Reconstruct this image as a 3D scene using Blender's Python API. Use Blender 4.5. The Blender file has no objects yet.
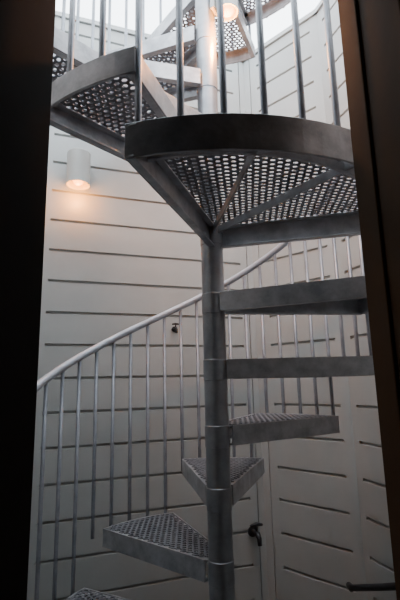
import bpy, bmesh, math, random
from mathutils import Vector, Matrix
random.seed(4)
H = 1.7
PX, PY = 0.051, 1.6
col = bpy.context.scene.collection

# ---------------- materials ----------------
def new_mat(name, base, rough=0.6, metal=0.0, noise=0.0, nscale=8.0, bump=0.0, bscale=60.0, base2=None, spec=None):
    m = bpy.data.materials.new(name); m.use_nodes = True
    nt = m.node_tree; b = nt.nodes["Principled BSDF"]
    b.inputs["Roughness"].default_value = rough
    b.inputs["Metallic"].default_value = metal
    b.inputs["Base Color"].default_value = (*base, 1)
    if spec is not None: b.inputs["Specular IOR Level"].default_value = spec
    tc = nt.nodes.new("ShaderNodeTexCoord")
    if base2:
        n = nt.nodes.new("ShaderNodeTexNoise"); n.inputs["Scale"].default_value = nscale
        n.inputs["Detail"].default_value = 8; n.inputs["Roughness"].default_value=0.65
        nt.links.new(tc.outputs["Object"], n.inputs["Vector"])
        r = nt.nodes.new("ShaderNodeValToRGB")
        r.color_ramp.elements[0].position = 0.35; r.color_ramp.elements[1].position = 0.65
        r.color_ramp.elements[0].color = (*base, 1); r.color_ramp.elements[1].color = (*base2, 1)
        nt.links.new(n.outputs["Fac"], r.inputs["Fac"])
        nt.links.new(r.outputs["Color"], b.inputs["Base Color"])
    if bump:
        n2 = nt.nodes.new("ShaderNodeTexNoise"); n2.inputs["Scale"].default_value = bscale
        nt.links.new(tc.outputs["Object"], n2.inputs["Vector"])
        bp = nt.nodes.new("ShaderNodeBump"); bp.inputs["Strength"].default_value = bump
        bp.inputs["Distance"].default_value = 0.002
        nt.links.new(n2.outputs["Fac"], bp.inputs["Height"])
        nt.links.new(bp.outputs["Normal"], b.inputs["Normal"])
    return m
def emis(name, c, s):
    m = bpy.data.materials.new(name); m.use_nodes = True
    b = m.node_tree.nodes["Principled BSDF"]
    b.inputs["Base Color"].default_value = (*c, 1)
    b.inputs["Emission Color"].default_value = (*c, 1)
    b.inputs["Emission Strength"].default_value = s
    return m
M_GALV = new_mat("galvanised_steel", (0.31,0.325,0.35), 0.36, 0.45, base2=(0.53,0.55,0.58), nscale=14, bump=0.35)
M_POLE = new_mat("galvanised_pole", (0.24,0.255,0.28), 0.34, 0.55, base2=(0.38,0.40,0.43), nscale=9, bump=0.2)
M_GRATE = new_mat("perforated_steel", (0.15,0.16,0.185), 0.5, 0.4, base2=(0.25,0.265,0.295), nscale=20)
M_RAIL = new_mat("rail_steel", (0.46,0.50,0.57), 0.35, 0.3, base2=(0.54,0.58,0.65), nscale=10)
M_BAL = new_mat("baluster_steel", (0.21,0.23,0.26), 0.4, 0.5, base2=(0.32,0.34,0.38), nscale=10)
M_WALL = new_mat("white_painted_boards", (0.40,0.415,0.41), 0.45, 0, base2=(0.45,0.465,0.455), nscale=2.5, bump=0.1)
M_CONC = new_mat("concrete_floor", (0.05,0.05,0.05), 0.9, 0, base2=(0.08,0.08,0.078), nscale=7, bump=0.4)
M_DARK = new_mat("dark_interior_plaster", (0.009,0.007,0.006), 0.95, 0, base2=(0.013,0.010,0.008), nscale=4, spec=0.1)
M_BROWN = new_mat("dark_brown_stained_wood", (0.05,0.026,0.012), 0.8, 0, base2=(0.065,0.035,0.016), nscale=6, spec=0.2)
M_BLACK = new_mat("black_metal", (0.02,0.02,0.023), 0.4, 0.3, base2=(0.035,0.035,0.04), nscale=20)
M_LAMP = new_mat("lamp_white_enamel", (0.5,0.5,0.48), 0.4, 0, base2=(0.54,0.54,0.52), nscale=5)
M_BULB = emis("warm_bulb", (1.0,0.32,0.04), 7)

# ---------------- mesh helper ----------------
class MB:
    def __init__(s): s.v=[]; s.f=[]
    def box8(s, pts):
        o=len(s.v); s.v+= [tuple(p) for p in pts]
        for f in [(0,3,2,1),(4,5,6,7),(0,1,5,4),(1,2,6,5),(2,3,7,6),(3,0,4,7)]:
            s.f.append(tuple(o+i for i in f))
    def box(s,x0,x1,y0,y1,z0,z1):
        s.box8([(x0,y0,z0),(x1,y0,z0),(x1,y1,z0),(x0,y1,z0),(x0,y0,z1),(x1,y0,z1),(x1,y1,z1),(x0,y1,z1)])
    def plate(s,p,q,z0,z1,t,side=0.0):
        p=Vector(p);q=Vector(q);d=(q-p).normalized();n=Vector((-d.y,d.x))
        a=p+n*(side-t/2);b=q+n*(side-t/2);c=q+n*(side+t/2);e=p+n*(side+t/2)
        s.box8([(a.x,a.y,z0),(b.x,b.y,z0),(c.x,c.y,z0),(e.x,e.y,z0),(a.x,a.y,z1),(b.x,b.y,z1),(c.x,c.y,z1),(e.x,e.y,z1)])
    def strip(s,outer,inner,z0,z1):
        o=len(s.v);n=len(outer)
        for a,b in zip(outer,inner):
            s.v+=[(a[0],a[1],z0),(a[0],a[1],z1),(b[0],b[1],z1),(b[0],b[1],z0)]
        for i in range(n-1):
            for k in range(4):
                a=o+4*i+k;b=o+4*i+(k+1)%4
                s.f.append((a,b,b+4,a+4))
        s.f.append((o+3,o+2,o+1,o)); e=o+4*(n-1); s.f.append((e,e+1,e+2,e+3))
    def tube(s,pts,r,seg=12,cap=True):
        pts=[Vector(p) for p in pts]; o=len(s.v); n=len(pts)
        if not hasattr(r,'__len__'): r=[r]*n
        up=None
        for i,p in enumerate(pts):
            t=(pts[min(i+1,n-1)]-pts[max(i-1,0)]).normalized()
            if up is None:
                up=Vector((0,0,1)) if abs(t.z)<0.9 else Vector((1,0,0))
            a=(up-t*up.dot(t)).normalized(); up=a; b=t.cross(a)
            for k in range(seg):
                th=2*math.pi*k/seg
                s.v.append(tuple(p+(a*math.cos(th)+b*math.sin(th))*r[i]))
        for i in range(n-1):
            for k in range(seg):
                a=o+i*seg+k;b=o+i*seg+(k+1)%seg
                s.f.append((a,b,b+seg,a+seg))
        if cap:
            s.f.append(tuple(o+k for k in range(seg))[::-1]); s.f.append(tuple(o+(n-1)*seg+k for k in range(seg)))
    def obj(s,name,mat,parent=None,smooth=False,bevel=0,**kw):
        me=bpy.data.meshes.new(name); me.from_pydata(s.v,[],s.f)
        bm=bmesh.new(); bm.from_mesh(me); bmesh.ops.recalc_face_normals(bm,faces=bm.faces); bm.to_mesh(me); bm.free()
        me.materials.append(mat)
        if smooth:
            for p in me.polygons: p.use_smooth = len(p.vertices)<=4
        ob=bpy.data.objects.new(name,me); col.objects.link(ob)
        if bevel:
            m=ob.modifiers.new("bevel","BEVEL"); m.width=bevel; m.segments=2; m.limit_method='ANGLE'
        if parent: ob.parent=parent
        for k,v in kw.items(): ob[k]=v
        return ob
def structure(ob,label=None):
    ob["kind"]="structure"
    if label: ob["label"]=label
    return ob

def dirv(az):
    a=math.radians(az); return Vector((math.sin(a),math.cos(a)))
P2=Vector((PX,PY))

# ---------------- staircase ----------------
stair=bpy.data.objects.new("spiral_staircase",None); col.objects.link(stair); stair.location=(0,0,0)
stair["label"]="galvanised steel spiral staircase with perforated treads and curved handrail"
stair["category"]="staircase"

def inside(poly,p):
    c=False;n=len(poly);j=n-1
    for i in range(n):
        a=poly[i];b=poly[j]
        if (a[1]>p[1])!=(b[1]>p[1]) and p[0]<(b[0]-a[0])*(p[1]-a[1])/(b[1]-a[1])+a[0]: c=not c
        j=i
    return c
def grating(poly,ztop,parent,axis,pitch=0.021,label=None):
    u=axis.normalized(); w=Vector((-u.y,u.x))
    st=1.25
    rc=pitch/math.sqrt(3)
    bm=bmesh.new()
    R=0.8;N=int(R/pitch)+1
    for j in range(-N-4,N+4):
        for i in range(-N,N):
            lx=(i+(0.5 if j%2 else 0))*pitch*st; ly=j*pitch*0.866
            c=P2+w*lx+u*ly
            cs=[]
            ok=True
            for k in range(6):
                t=math.pi/6+k*math.pi/3
                q=c+w*(math.cos(t)*rc*st)+u*(math.sin(t)*rc)
                if not inside(poly,q): ok=False;break
                cs.append(q)
            if not ok: continue
            ov=[bm.verts.new((q.x,q.y,ztop)) for q in cs]
            iv=[bm.verts.new((*(c+(q-c)*0.62),ztop)) for q in cs]
            for k in range(6):
                bm.faces.new((ov[k],ov[(k+1)%6],iv[(k+1)%6],iv[k]))
    bmesh.ops.remove_doubles(bm,verts=bm.verts,dist=1e-5)
    me=bpy.data.meshes.new("grating"); bm.to_mesh(me); bm.free(); me.materials.append(M_GRATE)
    ob=bpy.data.objects.new("grating",me); col.objects.link(ob); ob.parent=parent
    m=ob.modifiers.new("thick","SOLIDIFY"); m.thickness=0.003; m.offset=-1
    ob["label"]="perforated steel walking surface"
    return ob

def sector(name,a0,a1,R,ztop,h=0.07,ribs=(),ring=None,hub=0.045):
    mb=MB()
    z1=H+ztop; z0=z1-h
    am=(a0+a1)/2
    h0=P2+dirv(a0)*0.03+dirv(am-90)*hub*0.8; h1=P2+dirv(a1)*0.03+dirv(am+90)*hub*0.8
    if a1-a0>60:
        h0=P2+dirv(a0)*0.04; h1=P2+dirv(a1)*0.04
    n=max(6,int((a1-a0)/4))
    arc=[P2+dirv(a0+(a1-a0)*i/n)*R for i in range(n+1)]
    arci=[P2+dirv(a0+(a1-a0)*i/n)*(R-0.008) for i in range(n+1)]
    arcl=[P2+dirv(a0+(a1-a0)*i/n)*(R-0.035) for i in range(n+1)]
    mb.strip(arc,arci,z0,z1)
    mb.strip(arci,arcl,z1-0.010,z1-0.004)
    for p,q,sg in ((h0,arc[0],-1),(h1,arc[-1],1)):
        mb.plate(p,q,z0,z1,0.007)
        mb.plate(p,q,z1-0.010,z1-0.004,0.022,side=sg*0.0145)
        mb.plate(p,q,z0,z0+0.006,0.018,side=sg*0.0125)
    for az in ribs:
        mb.plate(P2+dirv(az)*0.04,P2+dirv(az)*(R-0.004),z1-0.035,z1-0.008,0.007)
    if ring:
        r=[P2+dirv(a0+(a1-a0)*i/n)*ring for i in range(n+1)]
        r2=[P2+dirv(a0+(a1-a0)*i/n)*(ring-0.012) for i in range(n+1)]
        mb.strip(r,r2,z1-0.035,z1-0.008)
    fr=mb.obj(name,M_GALV,stair,bevel=0.0012)
    poly=[h0]+arc+[h1]
    grating(poly,z1-0.003,fr,dirv(am))
    return fr

RL=0.62; RU=0.70
lower=[(-155,-1.26,20,.62),(-117,-1.03,20,.62),(-78,-.80,19,.64),(-37,-.585,17,.59),(4,-.355,18.5,.61),(40,-.148,20,.61),(73,.085,20,.62),(97,.33,20,.62)]
for az,z,w,r in lower: sector("tread",az-w,az+w,r,z)
sector("landing",104,197,0.73,.597,h=0.088,ribs=(145,171),ring=0.62)
upper=[(210,.81,14),(239,1.04,17),(271,1.27,18),(304,1.5,18),(336,1.73,18),(368,1.96,18),(400,2.19,18),(432,2.42,18)]
for az,z,w in upper: sector("tread",az-w,az+w,RU if az>215 else 0.72,z)

# pole
mb=MB()
def ring_profile(prof,seg=32):
    o=len(mb.v)
    for r,z in prof:
        for k in range(seg):
            t=2*math.pi*k/seg; mb.v.append((PX+r*math.cos(t),PY+r*math.sin(t),z))
    for i in range(len(prof)-1):
        for k in range(seg):
            a=o+i*seg+k;b=o+i*seg+(k+1)%seg; mb.f.append((a,b,b+seg,a+seg))
    mb.f.append(tuple(o+k for k in range(seg))[::-1]); mb.f.append(tuple(o+(len(prof)-1)*seg+k for k in range(seg)))
prof=[(0.09,0.0),(0.09,0.012),(0.0425,0.012)]
zs=[H+q[1] for q in lower]+[H+.597]+[H+q[1] for q in upper]
for z in zs:
    prof+=[(0.0425,z-0.075),(0.0445,z-0.073),(0.0445,z-0.001),(0.0425,z+0.001),(0.0425,z+0.004)]
prof+=[(0.0425,H+3.3),(0.03,H+3.31)]
ring_profile(prof)
pole=mb.obj("central_pole",M_POLE,stair,smooth=True,label="round galvanised steel centre pole")
m=pole.modifiers.new("es","EDGE_SPLIT"); m.split_angle=math.radians(35)

keys=[(-175,-1.46),(-155,-1.32),(-117,-1.08),(-78,-.82),(-38,-.575),(3,-.35),(42,-.12),(73,.11),(97,.34),(112,.50),(130,.58),(190,.62)]+[(q[0],q[1]) for q in upper]+[(450,2.55)]
def zr(az):
    for (a,z),(b,w) in zip(keys,keys[1:]):
        if a<=az<=b: return z+(w-z)*(az-a)/(b-a)
    return keys[-1][1]
def Rr(az):
    if az<-80: return .71
    if az<-20: return .71+(.64-.71)*(az+80)/60
    if az<95: return .64
    if az<112: return .64+(0.705-.64)*(az-95)/17
    return 0.705
def base_z(az):
    if 104<=az<=196: return .585
    c=[(abs(az-q[0]),q[1]) for q in lower]+[(abs(az-q[0]),q[1]) for q in upper]
    return min(c)[1]
RH=0.84
pts=[]
az=-102
def smooth_z(az): return sum(zr(max(-175,min(450,az+d))) for d in (-12,-8,-4,0,4,8,12))/7
while az<=446:
    d=P2+dirv(az)*Rr(az); pts.append((d.x,d.y,H+smooth_z(az)+RH)); az+=4
mb=MB(); mb.tube(pts,0.0165,14)
mb.obj("handrail",M_RAIL,stair,smooth=True,label="curved round tubular steel handrail")
azs=[]
a=-98.7
while a<100: azs.append(a); a+=7.7
azs+= [106,117,128,139,146.5,155,163.2,171,178.8,187,195.5]
a=204
while a<440: azs.append(a); a+=9
for a in azs:
    d=P2+dirv(a)*Rr(a)
    zb=H+base_z(a)-0.06; zt=H+smooth_z(a)+RH-0.012
    if a<-58: zb-=0.12
    mb=MB(); mb.tube([(d.x,d.y,zb),(d.x,d.y,zb+0.02),(d.x,d.y,zt)],0.0085,10)
    mb.obj("baluster",M_BAL,stair,smooth=True)

# ---------------- walls ----------------
WT=H+2.3
def facet(name,A,B,zt=WT,label=None,stile=0.05,z00=0.0,s1=None):
    A=Vector(A);B=Vector(B);L=(B-A).length;d=(B-A)/L
    s1=stile if s1 is None else s1
    n=Vector((-d.y,d.x))
    if n.dot(P2-A)<0: n=-n
    mb=MB(); D=0.016
    def blk(u0,u1,z0,z1,n0,n1,ch=0.0):
        p=lambda u,nn,z:(A.x+d.x*u+n.x*nn,A.y+d.y*u+n.y*nn,z)
        mb.box8([p(u0,n0,z0),p(u1,n0,z0),p(u1,n1,z0+ch),p(u0,n1,z0+ch),p(u0,n0,z1),p(u1,n0,z1),p(u1,n1,z1-ch),p(u0,n1,z1-ch)])
    blk(-0.02,L+0.02,z00,zt,-0.12 if z00==0 else -0.02,0)
    def st(u0,u1):
        if u1-u0>0.085:
            um=(u0+u1)/2
            blk(u0,um-0.003,z00,zt,0,D); blk(um+0.003,u1,z00,zt,0,D)
        else: blk(u0,u1,z00,zt,0,D)
    st(0.004,stile); st(L-s1,L-0.004)
    ph=(H+.945)%0.18; z=ph-0.18
    while z<zt:
        z0=max(z00,z+0.0045); z1=min(zt,z+0.18-0.0045)
        if z1-z0>0.03: blk(stile,L-s1,z0,z1,0,D,0.004)
        z+=0.18
    blk(-0.02,L+0.02,zt,zt+0.03,-0.13,0.03)
    return structure(mb.obj(name,M_WALL),label or "white painted horizontal board wall")
V1=(-.90,2.33);V2=(.36,2.78);V3=(.80,2.36);V4=(1.04,1.65)
facet("wall_west",(-1.08,.8),V1)
facet("wall_north",V1,V2,s1=0.10)
facet("wall_northeast",V2,V3,stile=0.12,s1=0.06)
facet("wall_east",V3,V4)
facet("wall_southeast",V4,(1.08,.8))

mb=MB(); mb.box(-1.3,1.3,.6,3.0,-0.1,0.0); structure(mb.obj("floor",M_CONC),"grey concrete floor of the light well")
mb=MB(); mb.box(-1.6,1.6,-2.4,.6,-0.1,0.0); structure(mb.obj("floor_interior",M_DARK),"dark interior floor")
ST=H+1.6
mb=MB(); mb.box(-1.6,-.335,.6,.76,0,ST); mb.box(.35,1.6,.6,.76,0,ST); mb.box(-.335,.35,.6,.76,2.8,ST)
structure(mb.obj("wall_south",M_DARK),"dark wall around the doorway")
facet("wall_south_bounce_west",(-1.08,.78),(-.335,.78),zt=ST,z00=0.001,label="unseen white board cladding added beside the doorway to bounce light")  # unseen white boards, added to reflect sky light onto landing fascia and tread fronts
facet("wall_south_bounce_east",(.35,.78),(1.08,.78),zt=ST,z00=0.001,label="unseen white board cladding added beside the doorway to bounce light")  # east half of the added light-reflecting boards, out of view
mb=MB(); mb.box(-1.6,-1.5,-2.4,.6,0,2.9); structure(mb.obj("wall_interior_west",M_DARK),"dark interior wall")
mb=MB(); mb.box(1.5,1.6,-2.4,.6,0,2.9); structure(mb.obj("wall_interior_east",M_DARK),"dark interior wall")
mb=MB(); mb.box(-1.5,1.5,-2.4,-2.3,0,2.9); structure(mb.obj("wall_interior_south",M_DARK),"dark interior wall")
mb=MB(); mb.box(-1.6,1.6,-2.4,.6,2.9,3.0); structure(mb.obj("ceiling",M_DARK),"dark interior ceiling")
mb=MB()
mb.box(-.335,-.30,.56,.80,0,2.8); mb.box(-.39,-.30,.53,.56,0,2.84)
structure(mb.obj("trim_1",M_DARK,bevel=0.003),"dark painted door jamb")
mb=MB()
mb.box(.315,.35,.56,.80,0,2.8); mb.box(.327,.41,.53,.56,0,2.84); mb.box(.303+.006,.315,.70,.74,0,2.8)
structure(mb.obj("trim_2",M_BROWN,bevel=0.003),"dark brown wooden door jamb")
mb=MB(); mb.box(-.30,.309,.56,.80,2.765,2.8); structure(mb.obj("trim_3",M_BROWN,bevel=0.003),"dark brown wooden door head")

# ---------------- wall lamp ----------------
def wall_lamp(x,y,z,n,label,power,r=0.07,h=0.2,bz=0.045,lz=0.03,lc=(1,.42,.12)):
    e=bpy.data.objects.new("wall_lamp",None); col.objects.link(e); e["label"]=label; e["category"]="lamp"
    n=Vector(n).normalized()
    c=Vector((x,y))+n*(r+0.02)
    mb=MB()
    seg=32;prof=[(0,h),(r-0.006,h),(r,h-0.006),(r,0.0),(r-0.006,0.0),(r-0.006,h-0.03),(0,h-0.03)]
    for rr,zz in prof:
        for k in range(seg):
            t=2*math.pi*k/seg; mb.v.append((c.x+max(rr,0.0005)*math.cos(t),c.y+max(rr,0.0005)*math.sin(t),z+zz))
    for i in range(len(prof)-1):
        for k in range(seg):
            a=i*seg+k;b=i*seg+(k+1)%seg; mb.f.append((a,b,b+seg,a+seg))
    s=mb.obj("lamp_shade",M_LAMP,e,smooth=True); m=s.modifiers.new("es","EDGE_SPLIT"); m.split_angle=math.radians(40)
    mb=MB(); t=Vector((-n.y,n.x)); q=Vector((x,y))
    mb.plate(q+n*0.011-t*0.035,q+n*0.011+t*0.035,z+0.03,z+h-0.03,0.02)
    mb.obj("bracket",M_LAMP,e,bevel=0.003)
    me=bpy.data.meshes.new("bulb"); bm=bmesh.new(); bmesh.ops.create_uvsphere(bm,u_segments=20,v_segments=12,radius=0.034)
    bmesh.ops.scale(bm,verts=bm.verts,vec=(1,1,1.3)); bmesh.ops.translate(bm,verts=bm.verts,vec=(c.x,c.y,z+bz)); bm.to_mesh(me); bm.free()
    me.materials.append(M_BULB); b=bpy.data.objects.new("bulb",me); col.objects.link(b); b.parent=e
    l=bpy.data.lights.new("lamp_light","POINT"); l.energy=power; l.color=lc; l.shadow_soft_size=0.03
    lo=bpy.data.objects.new("lamp_light",l); col.objects.link(lo); lo.location=(c.x,c.y,z-lz); lo.parent=e
    return e
nd=Vector((V2[0]-V1[0],V2[1]-V1[1])).normalized(); nn=Vector((nd.y,-nd.x))
def onwall(x): return V1[1]+(x-V1[0])*nd.y/nd.x
wx=-.72
p=Vector((wx,onwall(wx)))+nn*0.016
wall_lamp(p.x,p.y,H+1.135,nn,"white cylindrical wall lamp glowing warm at its open bottom",4.0,r=0.066,lz=0.05,lc=(1,.36,.07))
wall_lamp(PX+.038,PY-.026,H+1.52,(1,-.7),"white cylindrical lamp with warm glow fixed to the stair pole",22,r=0.045,h=0.16,bz=0.03,lz=0.10,lc=(1,.33,.05))

# ---------------- taps ----------------
def tap(x,z,label,s=1.0,N=None,base=None):
    n=N if N else nn
    b=base if base is not None else Vector((x,onwall(x)))+n*0.016
    e=bpy.data.objects.new("garden_tap",None); col.objects.link(e); e["label"]=label; e["category"]="tap"
    t=Vector((-n.y,n.x))
    P=lambda a,bb,c:(b.x+n.x*a*s+t.x*bb*s,b.y+n.y*a*s+t.y*bb*s,z+c*s)
    mb=MB()
    mb.tube([P(0,0,0),P(0.006,0,0)],0.024*s,16)
    mb.tube([P(0.006,0,0),P(0.03,0,0),P(0.055,0,0.002),P(0.07,0,-0.012),P(0.074,0,-0.04)],[0.011*s,0.011*s,0.013*s,0.011*s,0.010*s],12)
    mb.obj("spout",M_BLACK,e,smooth=True)
    mb=MB(); mb.tube([P(0.045,0,0.01),P(0.045,0,0.035)],0.006*s,10)
    mb.tube([P(0.045,-0.03,0.037),P(0.045,0,0.042),P(0.045,0.03,0.037)],[0.006*s,0.009*s,0.006*s],10)
    mb.obj("handle",M_BLACK,e,smooth=True)
tap(-.165,H+.325,"small dark metal tap on the white board wall",0.7)
tap(.27,H-.855,"black metal tap low on the white board wall",1.25)

# bar on the east wall
A=Vector(V3);B=Vector(V4);d=(B-A).normalized();n=Vector((-d.y,d.x))
if n.dot(P2-A)<0:n=-n
e=bpy.data.objects.new("grab_bar",None); col.objects.link(e); e["label"]="dark curved metal bar fixed low on the board wall"; e["category"]="rail"
def Q(u,a,z): return (A.x+d.x*u+n.x*a,A.y+d.y*u+n.y*a,z)
zz=H-.955
mb=MB(); mb.tube([Q(.03,0.12,zz-0.03),Q(.04,0.14,zz-.005),Q(.08,.15,zz),Q(.3,.15,zz+.09),Q(.5,.15,zz+.175),Q(.55,.13,zz+.2),Q(.57,.018,zz+.2)],0.014,12)
mb.obj("bar",M_BLACK,e,smooth=True)

# ---------------- light ----------------
w=bpy.data.worlds.new("World"); bpy.context.scene.world=w; w.use_nodes=True
nt=w.node_tree; bg=nt.nodes["Background"]
tc=nt.nodes.new("ShaderNodeTexCoord"); sx=nt.nodes.new("ShaderNodeSeparateXYZ"); rp=nt.nodes.new("ShaderNodeValToRGB")
nt.links.new(tc.outputs["Generated"],sx.inputs[0]); nt.links.new(sx.outputs["Z"],rp.inputs["Fac"])
rp.color_ramp.elements[0].color=(.86,.92,.98,1); rp.color_ramp.elements[1].color=(.85,.93,1.0,1)
nt.links.new(rp.outputs["Color"],bg.inputs["Color"]); bg.inputs["Strength"].default_value=7.5
l=bpy.data.lights.new("room_light","POINT"); l.energy=1.5; l.color=(1,.6,.35); l.shadow_soft_size=.15
lo=bpy.data.objects.new("room_light",l); col.objects.link(lo); lo.location=(-1.1,-.3,2.6)

# ---------------- camera ----------------
cam=bpy.data.cameras.new("camera"); co=bpy.data.objects.new("camera",cam); col.objects.link(co)
cam.sensor_fit='VERTICAL'; cam.sensor_height=36; cam.lens=430/600*36; cam.clip_start=0.02
pt=math.radians(11); rl=math.radians(1.32)
F=Vector((0,math.cos(pt),math.sin(pt)));U0=Vector((0,-math.sin(pt),math.cos(pt)));R0=Vector((1,0,0))
R=R0*math.cos(rl)-U0*math.sin(rl);U=R0*math.sin(rl)+U0*math.cos(rl)
m=Matrix((R,U,-F)).transposed().to_4x4(); m.translation=(0,0,H)
co.matrix_world=m
bpy.context.scene.camera=co
